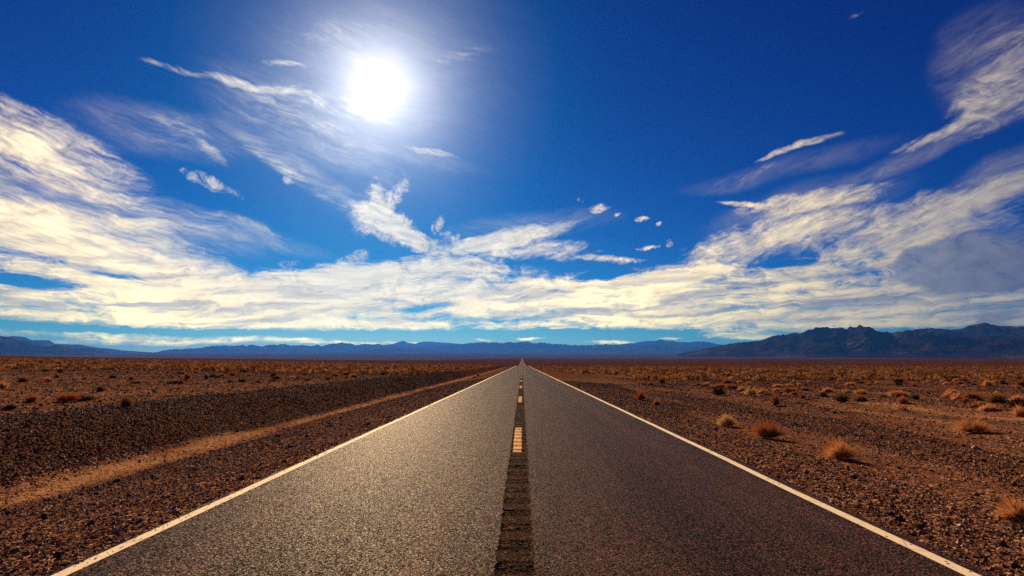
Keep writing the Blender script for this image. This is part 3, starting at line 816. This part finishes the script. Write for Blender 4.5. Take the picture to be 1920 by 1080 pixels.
for x, y, side in cand:
    kind = rr.choices(['tawny', 'rust', 'dark', 'olive'], [6, 3, 2.2, 4] if side > 0 else [1.2, 2.5, 5, 4])[0]
    vi = rr.randrange(3)
    if (kind, vi) not in made:
        o = mk('desert_shrub', protos[kind][vi], M[kind]); made[kind, vi] = o
    else:
        o = made[kind, vi].copy(); COL.objects.link(o)
    s_ = (.50 + .9 * rr.random() ** 1.8) * (1.0 if side > 0 else .75)
    o.location = (x, y, float(height(x, y)) - .01)
    o.rotation_euler = (0, 0, rr.random() * 6.283); o.scale = (s_ * rr.uniform(.9, 1.5), s_ * rr.uniform(.9, 1.4), s_ * rr.uniform(.6, .95))
    tag(o, LAB[kind, side], 'shrub', 'shrubs dotted over the plain right of the road' if side > 0 else 'shrubs dotted over the plain left of the road')

# the scrub farther out, past counting
def far_scrub():
    r = np.random.default_rng(11)
    n = 60000
    y = 72 * (2400 / 72) ** r.random(n) ** .95
    x = (r.random(n) * 2 - 1) * (y * .95 + 20)
    k = (np.abs(x) > np.where(x < 0, 13.2, np.clip(13 - (y - 72) * .07, 5.5, 13))) & (fbm(x / 40, y / 90, 3, 71) > .40)
    x, y = x[k], y[k]; n = len(x)
    s_ = (.26 + .50 * r.random(n) ** 1.6) * (1 + y / 2000)
    s_ = np.where(x < 0, s_ * .8, s_)
    NB = 12
    a = r.random((n, NB)) * 6.283; e = r.random((n, NB)) * 1.25
    tipx = np.cos(a) * np.sin(e) * s_[:, None]; tipy = np.sin(a) * np.sin(e) * s_[:, None]; tipz = (np.cos(e) * .75 + .1) * s_[:, None]
    w_ = (.10 * s_)[:, None] * (0.6 + r.random((n, NB)))
    zg = height(x, y)
    ca, sa = -np.sin(a), np.cos(a)
    p0 = np.stack([x[:, None] + tipx * .25, y[:, None] + tipy * .25, zg[:, None] + tipz * .05], 2)
    p1 = np.stack([x[:, None] + tipx * .9 + ca * w_, y[:, None] + tipy * .9 + sa * w_, zg[:, None] + tipz * .8], 2)
    p2 = np.stack([x[:, None] + tipx, y[:, None] + tipy, zg[:, None] + tipz], 2)
    p3 = np.stack([x[:, None] + tipx * .9 - ca * w_, y[:, None] + tipy * .9 - sa * w_, zg[:, None] + tipz * .8], 2)
    V = np.stack([p0, p1, p2, p3], 2).reshape(-1, 3)
    F = np.arange(len(V)).reshape(-1, 4)
    tone = np.repeat(r.random(n), NB * 4)
    m_, q = new_mat('far_scrub')
    at = q.node('ShaderNodeAttribute', attribute_name='tone').outputs['Fac']
    col = q.ramp(at, [(0, (.030, .016, .009)), (.25, (.10, .045, .02)), (.55, (.22, .095, .040)), (1, (.44, .21, .09))])
    a_ = principled(q, col, 1., .0)
    t = q.node('ShaderNodeBsdfTranslucent'); q.l.new(col, t.inputs[0])
    mx = q.node('ShaderNodeMixShader'); mx.inputs[0].default_value = .35
    q.l.new(a_, mx.inputs[1]); q.l.new(t.outputs[0], mx.inputs[2]); finish(q, mx.outputs[0])
    tag(mesh_obj('distant_scrub', V, F, m_, attrs={'tone': tone}), kind='stuff')
far_scrub()

# ---------------------------------------------------------------- a few stones big enough to point at
def big_stone(px, py, wp, tone, lab, seed):
    x, y, z = on_ground(px, py); s_ = wp * math.hypot(x, y) / FPX / 2
    r = random.Random(seed)
    import bmesh
    bm = bmesh.new(); bmesh.ops.create_icosphere(bm, subdivisions=2, radius=1)
    off = r.random() * 50
    for v in bm.verts:
        c = v.co.copy()
        k = 1 + .5 * (float(vnoise(np.array([c.x * 1.3 + off]), np.array([c.y * 1.3 + c.z * 1.7 + off]), seed)[0]) - .5)
        v.co = Vector((c.x * k, c.y * k * .7, c.z * k * .55)) * s_
    bmesh.ops.rotate(bm, verts=bm.verts, cent=(0, 0, 0), matrix=Matrix.Rotation(r.random() * 6, 3, 'Z'))
    me = bpy.data.meshes.new('stone'); bm.to_mesh(me); bm.free()
    a = me.attributes.new('tone', 'FLOAT', 'POINT'); a.data.foreach_set('value', [tone] * len(me.vertices))
    me.materials.append(M['stone'])
    o = bpy.data.objects.new('stone', me); COL.objects.link(o); o.location = (x, y, z + s_ * .25)
    tag(o, lab, 'stone', 'larger stones on the verges')
big_stone(265, 977, 11, .05, 'dark flat stone on the left verge just above the white line', 1)
big_stone(84, 968, 13, .12, 'dark stone on the left verge below the silt', 2)
big_stone(108, 1042, 15, .08, 'dark stone in the lower left corner by the white line', 3)
big_stone(357, 878, 11, .97, 'pale flat stone on the left verge right of the twiggy plant', 4)
big_stone(598, 849, 6, .90, 'small tan stone at the outer side of the left white line', 5)
big_stone(1409, 752, 7, .98, 'pale stone left of the tall brown bush', 6)
big_stone(1279, 761, 6, .96, 'small pale stone on the right verge beyond the low rusty tuft', 7)
big_stone(1176, 743, 6, .97, 'pale stone left of the rusty upright tuft', 8)
big_stone(1874, 1022, 18, .10, 'large dark stone on the right verge near the bottom corner', 9)
big_stone(1720, 990, 17, .10, 'dark stone on the right verge close to the asphalt edge', 10)
big_stone(1600, 897, 15, .10, 'dark stone on the right verge just below the pale orange shrub', 11)
big_stone(1828, 842, 12, .92, 'tan stone on the dark stones below the orange dome bush', 12)
big_stone(1680, 758, 5, .98, 'bright stone among the shrubs left of the reddish brown bush', 13)
big_stone(92, 720 + 38, 7, .9, 'pale stone between the rusty bushes on the left', 14)

# ---------------------------------------------------------------- roadside marker posts
m_, q = new_mat('post_plastic')
finish(q, principled(q, q.mix(q.noise(q.node('ShaderNodeNewGeometry').outputs['Position'], 6, 4), (.40, .36, .32), (.6, .55, .48)), .6, .3)); M['post'] = m_
m_, q = new_mat('reflector'); finish(q, principled(q, (.7, .45, .15), .3, .6)); M['refl'] = m_
def box(name, c, s_, mat, parent):
    import bmesh
    bm = bmesh.new(); bmesh.ops.create_cube(bm, size=1)
    for v in bm.verts: v.co = Vector((v.co.x * s_[0] + c[0], v.co.y * s_[1] + c[1], v.co.z * s_[2] + c[2]))
    bmesh.ops.bevel(bm, geom=bm.edges[:], offset=min(s_) * .2, segments=1, affect='EDGES')
    me = bpy.data.meshes.new(name); bm.to_mesh(me); bm.free(); me.materials.append(mat)
    o = bpy.data.objects.new(name, me); COL.objects.link(o); o.parent = parent
for x, y, lab in ((-5.55, 208, 'pale marker post on the left verge far down the road'), (5.9, 204, 'pale marker post on the right verge far down the road')):
    root = bpy.data.objects.new('marker_post', None); COL.objects.link(root); root.location = (x, y, float(height(x, y)))
    tag(root, lab, 'marker post', 'marker posts along the road')
    box('post', (0, 0, .5), (.14, .04, 1.1), M['post'], root); box('reflector', (0, -.024, .92), (.08, .01, .12), M['refl'], root)

# ---------------------------------------------------------------- the air
m_, q = new_mat('haze_air')
v = q.node('ShaderNodeVolumePrincipled'); v.inputs['Color'].default_value = (.030, .155, .66, 1)
v.inputs['Density'].default_value = 3.2e-5; v.inputs['Anisotropy'].default_value = .45
o = q.node('ShaderNodeOutputMaterial'); q.l.new(v.outputs[0], o.inputs['Volume'])
bx = np.array([(a, b, c) for c in (-25., 1160.) for b in (-700., 35600.) for a in (-34600., 34600.)])
F = np.array([(0, 2, 3, 1), (4, 5, 7, 6), (0, 1, 5, 4), (1, 3, 7, 5), (3, 2, 6, 7), (2, 0, 4, 6)])
tag(mesh_obj('haze', bx, F, m_), kind='stuff')
